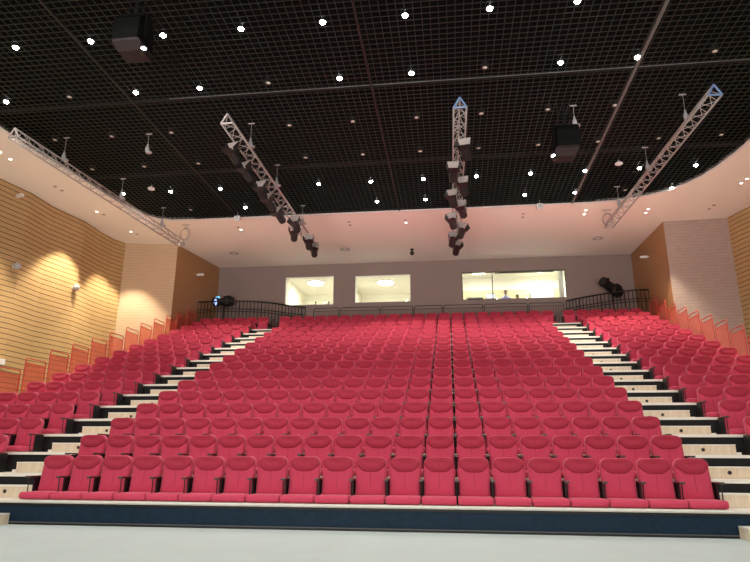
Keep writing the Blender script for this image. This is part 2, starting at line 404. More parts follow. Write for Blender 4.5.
# people in the control room: one skinned body, clothes and hair as children
def person(loc, label, shirt, rz=0, lean=0, sc=1.0, desk=False):
    t = empty('person', loc, label, 'person', rz=rz)
    V = [(0, 0, .46), (0, -.01, .62), (0, -.02 - lean * .3, .80), (0, -.02 - lean * .7, .95), (0, -.03 - lean, 1.03), (0, -.04 - lean * 1.2, 1.10),      # pelvis chest neck
         (.17, -.03 - lean * .7, .93), (.23, -.12 - lean, .70), (.12, -.34 - lean, .74), (.09, -.42 - lean, .745),                # arm r
         (-.17, -.03 - lean * .7, .93), (-.23, -.12 - lean, .70), (-.12, -.34 - lean, .74), (-.09, -.42 - lean, .745),
         (.10, -.05, .46), (.11, -.42, .50), (.11, -.42, .10), (.11, -.52, .04), (-.10, -.05, .46), (-.11, -.42, .50), (-.11, -.42, .10), (-.11, -.52, .04)]
    E = [(0, 1), (1, 2), (2, 3), (3, 4), (4, 5), (3, 6), (6, 7), (7, 8), (8, 9), (3, 10), (10, 11), (11, 12), (12, 13), (0, 14), (14, 15), (15, 16), (16, 17), (0, 18), (18, 19), (19, 20), (20, 21)]
    rad = [.14, .125, .135, .13, .06, .055, .065, .048, .036, .03, .065, .048, .036, .03, .09, .07, .045, .04, .09, .07, .045, .04]
    me = bpy.data.meshes.new('body'); me.from_pydata(V, E, [])
    b = bpy.data.objects.new('body', me); COL.objects.link(b); b.parent = t
    sk = b.modifiers.new('skin', 'SKIN'); sk.use_smooth_shade = True
    for i, v in enumerate(me.skin_vertices[0].data): v.radius = (rad[i] * 1.1, rad[i] * .85) if i < 4 else (rad[i], rad[i]); v.use_root = (i == 0)
    b.modifiers.new('sub', 'SUBSURF').levels = 2; b.modifiers['sub'].render_levels = 2
    me.materials.append(shirt)
    hy = -.06 - lean * 1.3
    bm = NB()       # head with nose and ears
    bmesh.ops.create_uvsphere(bm, u_segments=20, v_segments=14, radius=1)
    for v in bm.verts:
        c = v.co; k = 1 - .22 * max(0, -c.z); v.co = Vector((c.x * .075 * k, c.y * .095 * k, c.z * .12))
        if c.y < -.06 and abs(v.co.x) < .018 and -.035 < v.co.z < .012: v.co.y -= .018
    for s_ in (-1, 1): bmesh.ops.create_uvsphere(bm, u_segments=8, v_segments=6, radius=.018, matrix=Matrix.Translation((s_ * .077, .005, -.01)) @ Matrix.Diagonal((.4, 1, 1.5, 1)))
    h = obj('head', bm, M_skin, t, (0, hy, 1.21), smooth=True)
    bm = NB(); bmesh.ops.create_uvsphere(bm, u_segments=20, v_segments=14, radius=1)
    for v in bm.verts: c = v.co; v.co = Vector((c.x * .088, c.y * .108 + .015, c.z * .115 + .03))
    for v in [v for v in bm.verts if v.co.z < -.03 or (v.co.y < -.055 and v.co.z < .055)]:
        v.co = Vector((v.co.x * .75, max(v.co.y, -.04) * .75 + .012, max(v.co.z, -.07)))
    obj('hair', bm, M_hair, h, smooth=True)
    for s_ in (-1, 1):     # hands: palm, four fingers and a thumb
        bm = NB(); x0 = s_ * .09; y0 = -.43 - lean
        box(bm, x0 - .035, x0 + .035, y0 - .07, y0 + .01, .733, .757, bev=.008)
        for q in range(4):
            fx = x0 - .027 + q * .018; L = (.055, .068, .072, .06)[q]
            tube(bm, [(fx, y0 - .06, .746), (fx, y0 - .07 - L * .5, .75), (fx, y0 - .07 - L, .738)], .008, 6)
        tube(bm, [(x0 - s_ * .03, y0 - .01, .745), (x0 - s_ * .055, y0 - .04, .745), (x0 - s_ * .055, y0 - .07, .742)], .009, 6)
        obj('hand', bm, M_skin, t)
    t.scale = (sc, sc, sc)
    return t
person((9.58, YB + 1.05, 6.46 + ZO), 'person with short black hair in a lilac shirt seated behind the wide window', M_shirt)
person((10.13, YB + 1.25, 6.32 + ZO), 'person in dark clothes leaning low, just right of the one in lilac', M_dark, lean=.16, sc=.93)
def office_chair(loc, label):
    t = empty('office_chair', loc, label, 'chair', 'office chairs in the control room')
    bm = NB(); box(bm, -.22, .22, -.22, .22, .36, .42, bev=.02); obj('seat', bm, M_black, t)
    bm = NB(); box(bm, -.2, .2, .19, .23, .46, .84, bev=.015); obj('backrest', bm, M_black, t)
    bm = NB(); tube(bm, [(0, 0, .08), (0, 0, .38)], .025); tube(bm, [(0, 0, .36), (0, .2, .36), (0, .24, .6)], .015)
    for k in range(5): tube(bm, [(0, 0, .09), (.25 * math.cos(k * 1.257), .25 * math.sin(k * 1.257), .03)], .018, 6)
    obj('base', bm, M_black, t)
office_chair((9.58, YB + 1.20, 6.45 + ZO), 'black office chair under the person in the lilac shirt')
office_chair((10.13, YB + 1.42, 6.45 + ZO - .10), 'black office chair under the person in dark clothes')
for x, nm in ((.35, 'left'), (1.0, 'right')):
    t = empty('desk_microphone', (x, YB + .02, 7.05 + ZO + .013), 'small dark gadget on the sill of the left window, the %s one' % nm, 'gadget', 'gadgets on the left window sill')
    bm = NB(); lathe(bm, [(.05, 0), (.05, .02), (.015, .03), (.012, .08)]); obj('stand', bm, M_black, t, smooth=True)
    bm = NB(); bmesh.ops.create_uvsphere(bm, u_segments=12, v_segments=8, radius=.04, matrix=Matrix.Translation((0, 0, .11))); obj('head', bm, M_black, t, smooth=True)

# ------------------------------------------------------------------ seating tiers
AX_L, AX_R = -.30, 10.75            # inner edges of the two aisles
XL, XR = -4.82, 15.24
for j in range(1, ROWS + 1):
    zt = -.70 + (j - 1) * R + ZO; y0 = (j - 1) * D - (.70 if j > 1 else .62); nh = .05 if j > 1 else .028
    t = empty('seating_tier', (0, y0, 0), 'black stepped platform under the %s row of red seats' % (ORD[j] if j > 1 else 'front'), 'platform', 'platforms of the seating bank')
    bm = NB(); box(bm, XL, XR, .02, D + (.02 if j > 1 else -.06), zt - .045, zt); obj('deck', bm, M_deck, t)
    bm = NB(); box(bm, XL, XR, 0, .02, zt - nh, zt + .003, bev=.004); obj('nosing', bm, M_nosing, t)
    zb = max(0.0, zt - R - .045 if j > 1 else 0)
    bm = NB(); box(bm, XL, XR, .03, .05, zb, zt - .05)
    obj('riser', bm, M_blackfab if j > 1 else M_fascia, t)
    if j == 1:
        bm = NB(); box(bm, XL, XR, .005, .03, zt - .085, zt - .055); obj('edge_profile', bm, M_black, t)
        bm = NB(); box(bm, XL, XR, -.004, .03, .03, .042); obj('edge_strip', bm, M_beam, t)
        bm = NB(); box(bm, XL, XR, .0, .03, 0, .028); obj('skirting', bm, M_black, t)
    for sx, nm in ((XL, 0), (XR - .03, 0)):
        bm = NB(); box(bm, sx, sx + .03, .05, D + .03, 0 if j < 3 else zb - .3, zt - .05); obj('side_panel', bm, M_blackfab, t)
    # aisle steps in front of this tier
    for side, (xa, xb, kx) in (('left', (-1.50, AX_L - .01, -.905)), ('right', (AX_R + .01, 11.96, 11.39))):
        zd = zt - R if j > 1 else 0.0
        hh = .19 if j > 1 else .17
        pos = 'on the floor before the front row' if j == 1 else 'between the %s and %s rows' % (ORD[j - 1] if j > 2 else 'front', ORD[j])
        s = empty('aisle_step', ((xa + xb) / 2, y0, zd), 'pale wooden half step in the %s aisle, %s' % (side, pos), 'step', 'half steps in the aisles')
        w = (xb - xa) / 2
        bm = NB(); box(bm, -w, w, -.33, .0, 0.001, hh - .018, bev=.006); obj('body', bm, M_step, s)
        bm = NB(); box(bm, -w - .004, w + .004, -.335, .0, hh - .018, hh, bev=.004); obj('tread', bm, M_nosing, s)
        if j > 1:
            bm = NB(); M = Matrix.Translation((kx - (xa + xb) / 2, -.33, .095)) @ Matrix.Rotation(math.pi / 2, 4, 'X')
            lathe(bm, [(.034, -.002), (.034, .006), (.026, .010), (.020, .004)], 16, M); lt = obj('step_light', bm, M_armend, s, smooth=False)
            bm = NB(); M = M @ Matrix.Translation((0, 0, .005)); lathe(bm, [(.017, 0), (.016, .004), (.004, .006)], 12, M); obj('lens', bm, M_black, lt)
            bm = NB(); q0 = -w - .10 if side == 'left' else w; box(bm, q0, q0 + .10, -.30, -.02, .001, .05, bev=.004); obj('side_block', bm, M_nosing, s)

# ------------------------------------------------------------------ theatre seats
def outline(w, z0, z1, rt, rb, n=6, taper=0.0):
    pts = []
    def arc(cx, cz, r, a0, a1):
        for k in range(n + 1):
            a = math.radians(a0 + (a1 - a0) * k / n); pts.append((cx + r * math.cos(a), cz + r * math.sin(a)))
    arc(w - rb, z0 + rb, rb, -90, 0); arc(w - rt, z1 - rt, rt, 0, 90); arc(-w + rt, z1 - rt, rt, 90, 180); arc(-w + rb, z0 + rb, rb, 180, 270)
    return [(x * (1 - taper * (1 - (z - z0) / (z1 - z0))), z) for x, z in pts]
def inset(pts, d, cx, cz, w, h): return [(cx + (x - cx) * (1 - d / w), cz + (z - cz) * (1 - d / h)) for x, z in pts]
def lean_y(z): return -.10 * (.70 - z) / .60
def cushion(pts, ys, ds, cz, w, h):
    rings = []
    for y, d in zip(ys, ds):
        rings.append([(x, y + lean_y(z), z) for x, z in inset(pts, d, 0, cz, w, h)])
    return rings
def backrest_bm(n=6):
    bm = NB(); o = outline(.247, .10, .70, .115, .03, n)
    loft(bm, cushion(o, (.075, .085, .06, .0, -.022, -.036, -.044), (.03, .0, -.0, .0, .012, .045, .12), .40, .247, .30)); return bm
def pad_bm(n=5):
    # headrest bolster: wide top, lower edge cut in at the corners
    bm = NB(); W = .232
    h_ = [(.09, .468), (.125, .474), (.165, .500), (.205, .535), (.235, .565), (.243, .60), (.238, .635), (.215, .668), (.175, .690), (.12, .697)]
    pts = h_ + [(0, .698)] + [(-x, z) for x, z in h_[::-1]] + [(0, .466)]
    cz = .59
    def rg(y, k): return [(x * k, y + lean_y(z), cz + (z - cz) * k) for x, z in pts]
    loft(bm, [rg(-.0, 1.0), rg(-.030, 1.0), rg(-.043, .985), rg(-.054, .93), rg(-.061, .8), rg(-.060, .5), rg(-.056, .2)]); return bm
def pan_bm():
    bm = NB(); prof = [(-.05, .05), (-.05, .12), (-.2, .115), (-.42, .118), (-.49, .122), (-.525, .115), (-.55, .095), (-.56, .062), (-.55, .03), (-.52, .008), (-.3, .01)]
    rings = []
    for x, k in ((-.262, .80), (-.255, .93), (-.235, 1.0), (0, 1.02), (.235, 1.0), (.255, .93), (.262, .80)):
        cy, cz = -.3, .08; rings.append([(x, cy + (y - cy) * (1 - (1 - k) * .25), cz + (z - cz) * k) for y, z in prof])
    loft(bm, rings); return bm
def arm_bm(x, lo=False):
    bm = NB()
    if lo: box(bm, x - .024, x + .024, -.36, .02, .335, .362); return bm
    loft(bm, [[(x + dx * k, y, zc + dz) for dx, dz in ((-.024, -.012), (.024, -.012), (.026, .004), (.016, .014), (-.016, .014), (-.026, .004))] for y, k, zc in ((.03, .9, .345), (-.10, 1, .350), (-.28, 1.05, .352), (-.34, 1.1, .348))])
    return bm
def cap_bm(x): bm = NB(); box(bm, x - .034, x + .034, -.385, -.335, .333, .366, bev=.006); return bm
def post_bm(x): bm = NB(); tube(bm, [(x, -.33, .34), (x, -.325, .12), (x, -.28, .0)], .009, 6); return bm
def side_bm(x): bm = NB(); box(bm, x - .011, x + .011, -.20, .06, .0, .335, bev=.004); return bm
def make_seat(name, both):
    r = empty(name, (0, 0, 0))
    b = obj('backrest', backrest_bm(), M_red, r, smooth=True)
    h = obj('headrest_pad', pad_bm(), M_pad, b, smooth=True)
    bm = NB(); tube(bm, [(0, lean_y(.22) - .0445, .22), (0, lean_y(.38) - .0465, .38), (0, lean_y(.472) - .045, .472)], .0022, 5); obj('seam', bm, M_seam, b)
    obj('seat_cushion', pan_bm(), M_red, r, smooth=True)
    for x in ((-.275, .275) if both else (-.275,)):
        a = obj('armrest', arm_bm(x), M_arm, r, smooth=True)
        obj('armrest_cap', cap_bm(x), M_armend, a)
        obj('arm_post', post_bm(x), M_black, a)
        obj('side_frame', side_bm(x), M_black, r)
    return r
seatA = make_seat('theatre_seat', False)
seatB = make_seat('theatre_seat', True)
for r in (seatA, seatB):
    for o in [r] + list(r.children): KIDS[o] = list(o.children)
def dup(o, parent=None):
    c = o.copy(); COL.objects.link(c)
    if parent: c.parent = parent
    for ch in KIDS.get(o, []): dup(ch, c)
    return c
seats = []
for j in range(1, ROWS + 1):
    z = -.70 + (j - 1) * R + ZO; y = (j - 1) * D
    cen = list(range(0, 20)) if j < ROWS else list(range(-1, 21))
    for i in cen: seats.append((j, 'centre', i - cen[0], len(cen), i * S, y, z))
    nl = 5 if j < ROWS else 6
    for i in range(nl): seats.append((j, 'left', i, nl, -2.07 - (i * S) + (.51 if j == ROWS else 0), y, z))
    for i in range(nl): seats.append((j, 'right', i, nl, 12.44 + (i * S) - (.545 if j == ROWS else 0), y, z))
vis = [s for s in seats if visible((s[4], s[5], s[6] + .6)) or visible((s[4], s[5] - .5, s[6] + .1))]
vis.sort(key=lambda s: (Vector(s[4:7]) - CAM).dot(Fw))
single = vis[:300]; ss = set(single)
rest = [s for s in seats if s not in ss]
used = set()
def seat_label(s):
    j, blk, i, n = s[:4]
    row = 'front row' if j == 1 else '%s row from the front' % ORD[j]
    if blk == 'centre':
        if i < n // 2: pos = '%s from the left end of the centre block' % ORD[i + 1] if i else 'at the left end of the centre block'
        else: pos = '%s from the right end of the centre block' % ORD[n - i] if n - i > 1 else 'at the right end of the centre block'
        return 'red seat, %s, %s' % (row, pos)
    pos = 'on the aisle' if i == 0 else '%s from the aisle' % ORD[i + 1]
    return 'red seat, %s, %s block, %s' % (row, blk, pos)
for s in single:
    j, blk, i, n, x, y, z = s
    both = (blk == 'centre' and i == n - 1) or (blk == 'left' and i == 0) or (blk == 'right' and i == n - 1)
    src = seatB if both else seatA
    if src in used: o = dup(src)
    else: o = src; used.add(src)
    o.location = (x, y, z)
    tag(o, seat_label(s), 'seat', 'red theatre seats')
# the far rows: one object
def append(bm, src, M, mi):
    vm = {}
    for v in src.verts: vm[v] = bm.verts.new(M @ v.co)
    for q in src.faces:
        try: nf = bm.faces.new([vm[v] for v in q.verts]); nf.material_index = mi; nf.smooth = mi < 2
        except ValueError: pass
bm = NB()
parts = [(backrest_bm(4), 0), (pad_bm(), 1), (pan_bm(), 0), (arm_bm(-.275, True), 2), (side_bm(-.275), 3)]
for j, blk, i, n, x, y, z in rest:
    for src, mi in parts: append(bm, src, Matrix.Translation((x, y, z)), mi)
    if (blk == 'centre' and i == n - 1) or (blk == 'left' and i == 0) or (blk == 'right' and i == n - 1):
        append(bm, arm_bm(.275, True), Matrix.Translation((x, y, z)), 2); append(bm, side_bm(.275), Matrix.Translation((x, y, z)), 3)
me = bpy.data.meshes.new('theatre_seats'); bm.to_mesh(me); bm.free()
for m_ in (M_red, M_pad, M_arm, M_black): me.materials.append(m_)
o = bpy.data.objects.new('theatre_seats', me); COL.objects.link(o)
tag(o, 'red theatre seats of the farthest rows below the back wall', 'seats', kind='stuff')

# ------------------------------------------------------------------ red mesh partitions along both side walls
def partition(x, k, side):
    y0 = k + .2; zt = 3.70 + R * (k - 8) * 1.0 + ZO; zd = -.70 + R * (k + 1) + ZO
    h = zt - zd; L = .86
    t = empty('side_partition', (x, y0, zd), 'red framed mesh panel on the %s side of the seats, beside the %s row' % (side, ORD[k + 2]), 'partition', 'red mesh panels on the %s side' % side)
    bm = NB(); rr = .07
    arc = [(0, L - rr + rr * math.sin(a), h - rr + rr * math.cos(a)) for a in [math.pi / 2 * q / 5 for q in range(6)]]
    arc0 = [(0, rr - rr * math.cos(a), h - rr + rr * math.sin(a)) for a in [math.pi / 2 * q / 5 for q in range(6)]]
    tube(bm, [(0, 0, 0)] + arc0 + arc + [(0, L, 0)], .017, 8); obj('frame', bm, M_redtube, t, smooth=True)
    bm = NB(); tube(bm, [(0, .01, h - .13), (0, L - .01, h - .13)], .012, 6); obj('crossbar', bm, M_redtube, t, smooth=True)
    bm = NB(); box(bm, -.004, .004, .012, L - .012, .02, h - .13); obj('mesh_panel', bm, M_mesh, t)
for k in range(0, 16):
    if k >= 1: partition(-4.845, k, 'left')
    if k >= 3: partition(15.265, k, 'right')

# ------------------------------------------------------------------ rails behind the last row
edges = [.62, 1.86, 3.73, 5.24, 6.57, 8.35, 10.30, 11.85]
for n, (a, b) in enumerate(zip(edges, edges[1:])):
    zt = 6.48 + ZO; h = zt - TOPZ; y = 16.45
    where = ['at its left end'] + ['%s from the left' % ORD[q] for q in range(2, 7)] + ['at its right end']
    t = empty('guard_rail', (a, y, TOPZ), 'grey tubular guard rail behind the last row, %s' % where[n], 'railing', 'guard rails behind the last row')
    W = b - a - .05; bm = NB(); rr = .10
    pts = [(.02, 0, 0)] + [(.02 + rr - rr * math.cos(v), 0, h - rr + rr * math.sin(v)) for v in [math.pi / 2 * q / 5 for q in range(6)]] + [(W - rr + rr * math.sin(v), 0, h - rr + rr * math.cos(v)) for v in [math.pi / 2 * q / 5 for q in range(6)]] + [(W, 0, 0)]
    tube(bm, pts, .021, 8); obj('frame', bm, M_rail, t, smooth=True)
    bm = NB(); tube(bm, [(.02, 0, h - .14), (W, 0, h - .14)], .014, 6); tube(bm, [(.02, 0, .1), (W, 0, .1)], .014, 6); obj('crossbar', bm, M_rail, t)
    nb = int(W / .11)
    for q in range(1, nb):
        x = .02 + (W - .02) * q / nb; bm = NB(); tube(bm, [(x, 0, .1), (x, 0, h - .14)], .009, 5, cap=False); obj('baluster', bm, M_rail, t)
# black curved fences around the corner platforms
def fence(line, side):
    t = empty('curved_fence', (line[0][0], line[0][1], TOPZ + .42), 'black curved steel fence in the %s back corner around the follow spot' % side, 'fence', 'black corner fences')
    o = Vector((line[0][0], line[0][1], TOPZ + .42)); h = FZ - TOPZ - .42
    P = [Vector((x, y, 0)) for x, y in line]
    def at(z): return [(p.x - o.x, p.y - o.y, z) for p in P]
    bm = NB(); tube(bm, at(h), .034, 8); obj('handrail', bm, M_black, t, smooth=True)
    for zz in (h - .38, h - .50, .08): bm = NB(); tube(bm, at(zz), .017, 6); obj('crossbar', bm, M_black, t)
    acc = 0; tot = sum((b - a).length for a, b in zip(P, P[1:])); n = int(tot / .165)
    for q in range(n + 1):
        s_ = tot * q / n; i = 0
        while i < len(P) - 2 and s_ > (P[i + 1] - P[i]).length + 1e-6: s_ -= (P[i + 1] - P[i]).length; i += 1
        p = P[i].lerp(P[i + 1], min(1, s_ / (P[i + 1] - P[i]).length))
        bm = NB(); tube(bm, [(p.x - o.x, p.y - o.y, 0), (p.x - o.x, p.y - o.y, h)], (.018 if q % 6 else .026), 6); obj('baluster', bm, M_black, t)
fence(FL, 'left'); fence(FR, 'right')

# follow spots on stands
def follow_spot(x, y, zc, az, tilt, label, glow, g=1.35, ln=1.0):
    zb = TOPZ + .42
    t = empty('follow_spot', (x, y, zb), label, 'spotlight', 'follow spots in the back corners')
    c = zc - zb
    bm = NB(); tube(bm, [(0, 0, .05), (0, 0, c - .26)], .035, 10); obj('pole', bm, M_black, t, smooth=True)
    for q in range(3):
        a = q * 2.094 + .5; bm = NB(); tube(bm, [(0, 0, .42), (.22 * math.cos(a), .22 * math.sin(a), .02)], .02, 6); tube(bm, [(0, 0, .12), (.2 * math.cos(a), .2 * math.sin(a), .05)], .01, 6); obj('leg', bm, M_black, t)
    bm = NB(); tube(bm, [(-.24, 0, c), (-.24, 0, c - .26), (.24, 0, c - .26), (.24, 0, c)], .022, 6); obj('yoke', bm, M_black, t)
    Rm = Matrix.Translation((0, 0, c)) @ Matrix.Rotation(az, 4, 'Z') @ Matrix.Rotation(tilt, 4, 'X') @ Matrix.Diagonal((g, ln, g, 1))
    Ry = Rm @ Matrix.Rotation(math.pi / 2, 4, 'X')      # lathe axis -> -y (towards the stage)
    bm = NB(); q = []
    for yy, w, h1 in ((.52, .10, .10), (.50, .15, .15), (.05, .165, .17), (-.02, .13, .13), (-.42, .12, .12), (-.44, .14, .14), (-.50, .145, .145)):
        q.append([Rm @ Vector((w * sx * cx_, yy, h1 * sz)) for sx, sz, cx_ in ((-1, -.6, 1), (-.6, -1, 1), (.6, -1, 1), (1, -.6, 1), (1, .6, 1), (.6, 1, 1), (-.6, 1, 1), (-1, .6, 1))])
    loft(bm, q); body = obj('lamp_body', bm, M_black, t)
    bm = NB(); lathe(bm, [(.15, .44), (.16, .50), (.16, .60), (.145, .60), (.14, .52)], 20, Ry); obj('lens_hood', bm, M_black, body, smooth=True)
    bm = NB(); lathe(bm, [(.125, .51), (.11, .525), (.01, .535)], 20, Ry); obj('lens', bm, glow, body, smooth=True)
    bm = NB(); tmp = NB(); box(bm, -.10, .10, .10, .40, .155, .21, bev=.01); bm.transform(Rm); obj('top_vent', bm, M_black, body)
    bm = NB(); box(bm, -.07, .07, -.43, -.30, .11, .20, bev=.008); bm.transform(Rm); obj('control_box', bm, M_cyanglow if glow is M_blueglow else M_black, body)
    tmp.free()
    return t
follow_spot(-3.98, 17.2, 7.10 + ZO, math.radians(-34), math.radians(12), 'black follow spot with a blue glowing lens on a stand in the left back corner', M_blueglow, 1.35, .9)
follow_spot(14.10, 17.2, 7.27 + ZO, math.radians(-62), math.radians(-27), 'long black follow spot on a stand in the right back corner', M_dark)

# ------------------------------------------------------------------ trusses
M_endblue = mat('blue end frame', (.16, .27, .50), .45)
def truss(p0, p1, where):
    p0 = Vector(p0); p1 = Vector(p1); L = (p1 - p0).length; ang = math.atan2(p1.x - p0.x, p1.y - p0.y)
    t = empty('lighting_truss', p0, 'triangular aluminium lighting truss, ' + where, 'truss', 'lighting trusses under the black ceiling', rz=-ang)
    w = .155; hh = .27
    C = [(-w, -hh / 3), (w, -hh / 3), (0, hh * 2 / 3)]
    for x, z in C: bm = NB(); tube(bm, [(x, 0, z), (x, L, z)], .022, 8); obj('chord', bm, M_alu, t, smooth=True)
    for a, b in ((0, 1), (1, 2), (2, 0)):
        bm = NB(); n = int(L / .26)
        for q in range(n):
            y0, y1 = L * q / n, L * (q + 1) / n
            s, e = (C[a], C[b]) if q % 2 == 0 else (C[b], C[a])
            tube(bm, [(s[0], y0, s[1]), (e[0], y1, e[1])], .010, 5, cap=False)
        obj('lacing', bm, M_alu2, t)
    for yy in (0.0, L):
        bm = NB(); pts = [(x, yy, z) for x, z in C]
        for a, b in ((0, 1), (1, 2), (2, 0)): tube(bm, [pts[a], pts[b]], .024, 6)
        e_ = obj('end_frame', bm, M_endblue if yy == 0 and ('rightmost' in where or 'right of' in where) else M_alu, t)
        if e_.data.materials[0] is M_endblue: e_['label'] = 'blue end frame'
    return t, p0, p1
TZ = 8.17 + ZO
TR = dict(L=truss((-4.50, 2.88, TZ), (-3.79, 11.75, TZ), 'leftmost, over the left side seats'),
          ML=truss((1.39, 2.85, TZ), (1.46, 12.7, TZ), 'left of centre and hung with black stage lights'),
          MR=truss((7.235, 2.80, TZ), (7.17, 12.9, TZ), 'right of centre and hung with black stage lights'),
          R=truss((13.09, 2.95, TZ), (12.73, 11.55, TZ), 'rightmost, over the right side seats'))
def at_truss(key, y):
    _, a, b = TR[key]; t = (y - a.y) / (b.y - a.y); return a.lerp(b, t)
# chain hoists
M_hoist = mat('hoist grey', (.42, .42, .45), .5)
def hoist(key, y, label, x=None, z=None):
    p = at_truss(key, y) if key else Vector((x, y, z)); z0 = p.z + .20 if key else z
    t = empty('chain_hoist', (p.x, y, z0), label, 'hoist', 'chain hoists of the trusses')
    bm = NB(); lathe(bm, [(.03, 0), (.06, .02), (.06, .12), (.035, .16), (.03, .22), (.012, .28)], 14); obj('motor', bm, M_hoist, t, smooth=True)
    bm = NB(); lathe(bm, [(.085, .0), (.09, .015), (.085, .04), (.04, .05)], 14, Matrix.Translation((.05, .02, -.03))); obj('chain_bucket', bm, M_hoist, t, smooth=True)
    bm = NB(); tube(bm, [(0, 0, .28), (0, 0, H - z0)], .007, 5); obj('chain', bm, M_alu2, t)
    bm = NB(); box(bm, -.09, .09, -.02, .02, H - z0 - .03, H - z0 - .005, bev=.005); obj('ceiling_bracket', bm, M_hoist, t)
    if key: bm = NB(); tube(bm, [(0, 0, .03), (0, 0, -.03)], .012, 6); obj('hook', bm, M_alu2, t)
NM = {'L': 'leftmost', 'ML': 'inner left', 'MR': 'inner right', 'R': 'rightmost'}
for key, ys in {'L': (4.75, 7.6, 10.2), 'ML': (4.6, 7.2, 10.6), 'MR': (5.4, 9.9), 'R': (4.5, 7.35, 10.2)}.items():
    nm = {3: ('near', 'middle', 'far'), 2: ('near', 'far')}[len(ys)]
    for y, w in zip(ys, nm): hoist(key, y, 'white chain hoist on the %s truss, the %s one' % (NM[key], w))
hoist(None, 4.82, 'white chain hoist hanging free between the two left trusses', -1.79, 8.5 + ZO)
hoist(None, 4.71, 'white chain hoist hanging free beside the right hanging projector', 10.30, 8.5 + ZO)
# stage lights
def make_light(red=False):
    r = empty('stage_light', (0, 0, 0))
    bm = NB(); box(bm, -.03, .03, -.03, .03, -.02, .07, bev=.008); obj('clamp', bm, M_black, r)
    bm = NB(); tube(bm, [(-.155, 0, -.30), (-.155, 0, -.04), (-.10, 0, -.015), (.10, 0, -.015), (.155, 0, -.04), (.155, 0, -.30)], .012, 6); obj('yoke', bm, M_black, r)
    Rm = Matrix.Translation((0, 0, -.30)) @ Matrix.Rotation(math.radians(-38), 4, 'X') @ Matrix.Rotation(math.pi / 2, 4, 'X')
    bm = NB(); lathe(bm, [(.05, -.24), (.10, -.22), (.125, -.17), (.13, .08), (.14, .09), (.14, .14), (.12, .14), (.115, .10)], 18, Rm); h = obj('housing', bm, M_black, r)
    bm = NB(); lathe(bm, [(.112, .105), (.08, .12), (.01, .13)], 18, Rm); obj('lens', bm, M_pinklens if red else M_dark, h, smooth=True)
    for q in range(4):
        bm = NB(); loft(bm, [[(-.13, .14, 0), (.13, .14, 0), (.13, .146, 0), (-.13, .146, 0)], [(-.17, .20, .17), (.17, .20, .17), (.17, .206, .17), (-.17, .206, .17)]])
        bm.transform(Rm @ Matrix.Translation((0, 0, .14)) @ Matrix.Rotation(q * math.pi / 2, 4, 'Z')); obj('barn_door', bm, M_greyflap if q == 0 else M_black, h)
    return r
LA = make_light(); LB = make_light(True)
for r in (LA, LB):
    for o in [r] + list(r.children): KIDS[o] = list(o.children)
lused = set()
def put_light(key, y, off, n, tot, rz, red=False):
    src = LB if red else LA
    if src in lused: o = dup(src)
    else: o = src; lused.add(src)
    p = at_truss(key, y); o.location = (p.x + off, y, p.z - .16); o.rotation_euler = (0, 0, rz)
    pos = 'nearest the stage' if n == 1 else ('farthest from the stage' if n == tot else '%s from the stage end' % ORD[n])
    tag(o, 'black stage light with barn doors on the %s truss, %s' % (NM[key], pos), 'stage light', 'stage lights on the trusses')
ys = [3.9, 5.0, 6.3, 7.2, 8.3, 9.2, 10.1, 11.1, 12.0]
for n, y in enumerate(ys, 1): put_light('ML', y, (-.155, -.155, -.155, -.155, -.155, .155, -.155, .155, .155)[n - 1], n, len(ys), random.uniform(-.5, .3))
ys = [4.4, 5.7, 6.7, 7.6, 8.5, 9.5, 10.5, 11.4, 12.4]
for n, y in enumerate(ys, 1): put_light('MR', y, (.155, -.155, .155, -.155, .155, -.155, .155, -.155, .0)[n - 1], n, len(ys), random.uniform(-.4, .4), n == 3)

# hanging projectors
def projector(x, y, z, side, label):
    t = empty('hanging_projector', (x, y, z), label, 'projector', 'projectors hanging from the black ceiling')
    for xx, rr in ((0, .035), (-.16, .012), (.16, .012)): bm = NB(); tube(bm, [(xx, .05, .44), (xx, .05, H - z)], rr, 8); obj('hanging_pole', bm, M_black, t)
    bm = NB(); box(bm, -.30, .30, -.12, .22, .40, .44, bev=.01); box(bm, -.33, -.30, -.08, .18, -.10, .44); box(bm, .30, .33, -.08, .18, -.10, .44); obj('cradle', bm, M_void, t)
    bm = NB(); loft(bm, [[(-w, -d, zz), (w, -d, zz), (w, d + .1, zz), (-w, d + .1, zz)] for w, d, zz in ((.20, .16, .34), (.27, .24, .24), (.28, .27, -.12), (.26, .25, -.22))]); b = obj('body', bm, M_void, t)
    bm = NB(); loft(bm, [[(-w + o_, -d, zz), (w + o_, -d, zz), (w + o_, d, zz), (-w + o_, d, zz)] for w, d, zz, o_ in ((.26, .24, -.222, 0), (.30, .26, -.30, side * .04), (.25, .18, -.50, side * .12))]); obj('lower_cover', bm, M_redlens, b)
    M = Matrix.Translation((side * .38, -.14, -.50)) @ Matrix.Rotation(side * .5, 4, 'Z') @ Matrix.Rotation(math.pi / 2 - .25, 4, 'X')
    bm = NB(); lathe(bm, [(.05, -.10), (.075, 0), (.075, .08), (.060, .08), (.055, .05)], 16, M); ln = obj('lens_barrel', bm, M_black, b)
    bm = NB(); lathe(bm, [(.054, .052), (.04, .066), (.006, .072)], 16, M); obj('lens', bm, M_proj, ln)
M_proj = mat('projector lens', (1, 1, 1), .2, emis=(.8, .9, 1), es=14)
projector(.56, -.4, 8.25 + ZO, 1, 'black projector with a bright lens hanging at the upper left of the ceiling')
projector(10.02, 4.57, 7.95 + ZO, -1, 'black projector with a bright lens hanging between the two right trusses')

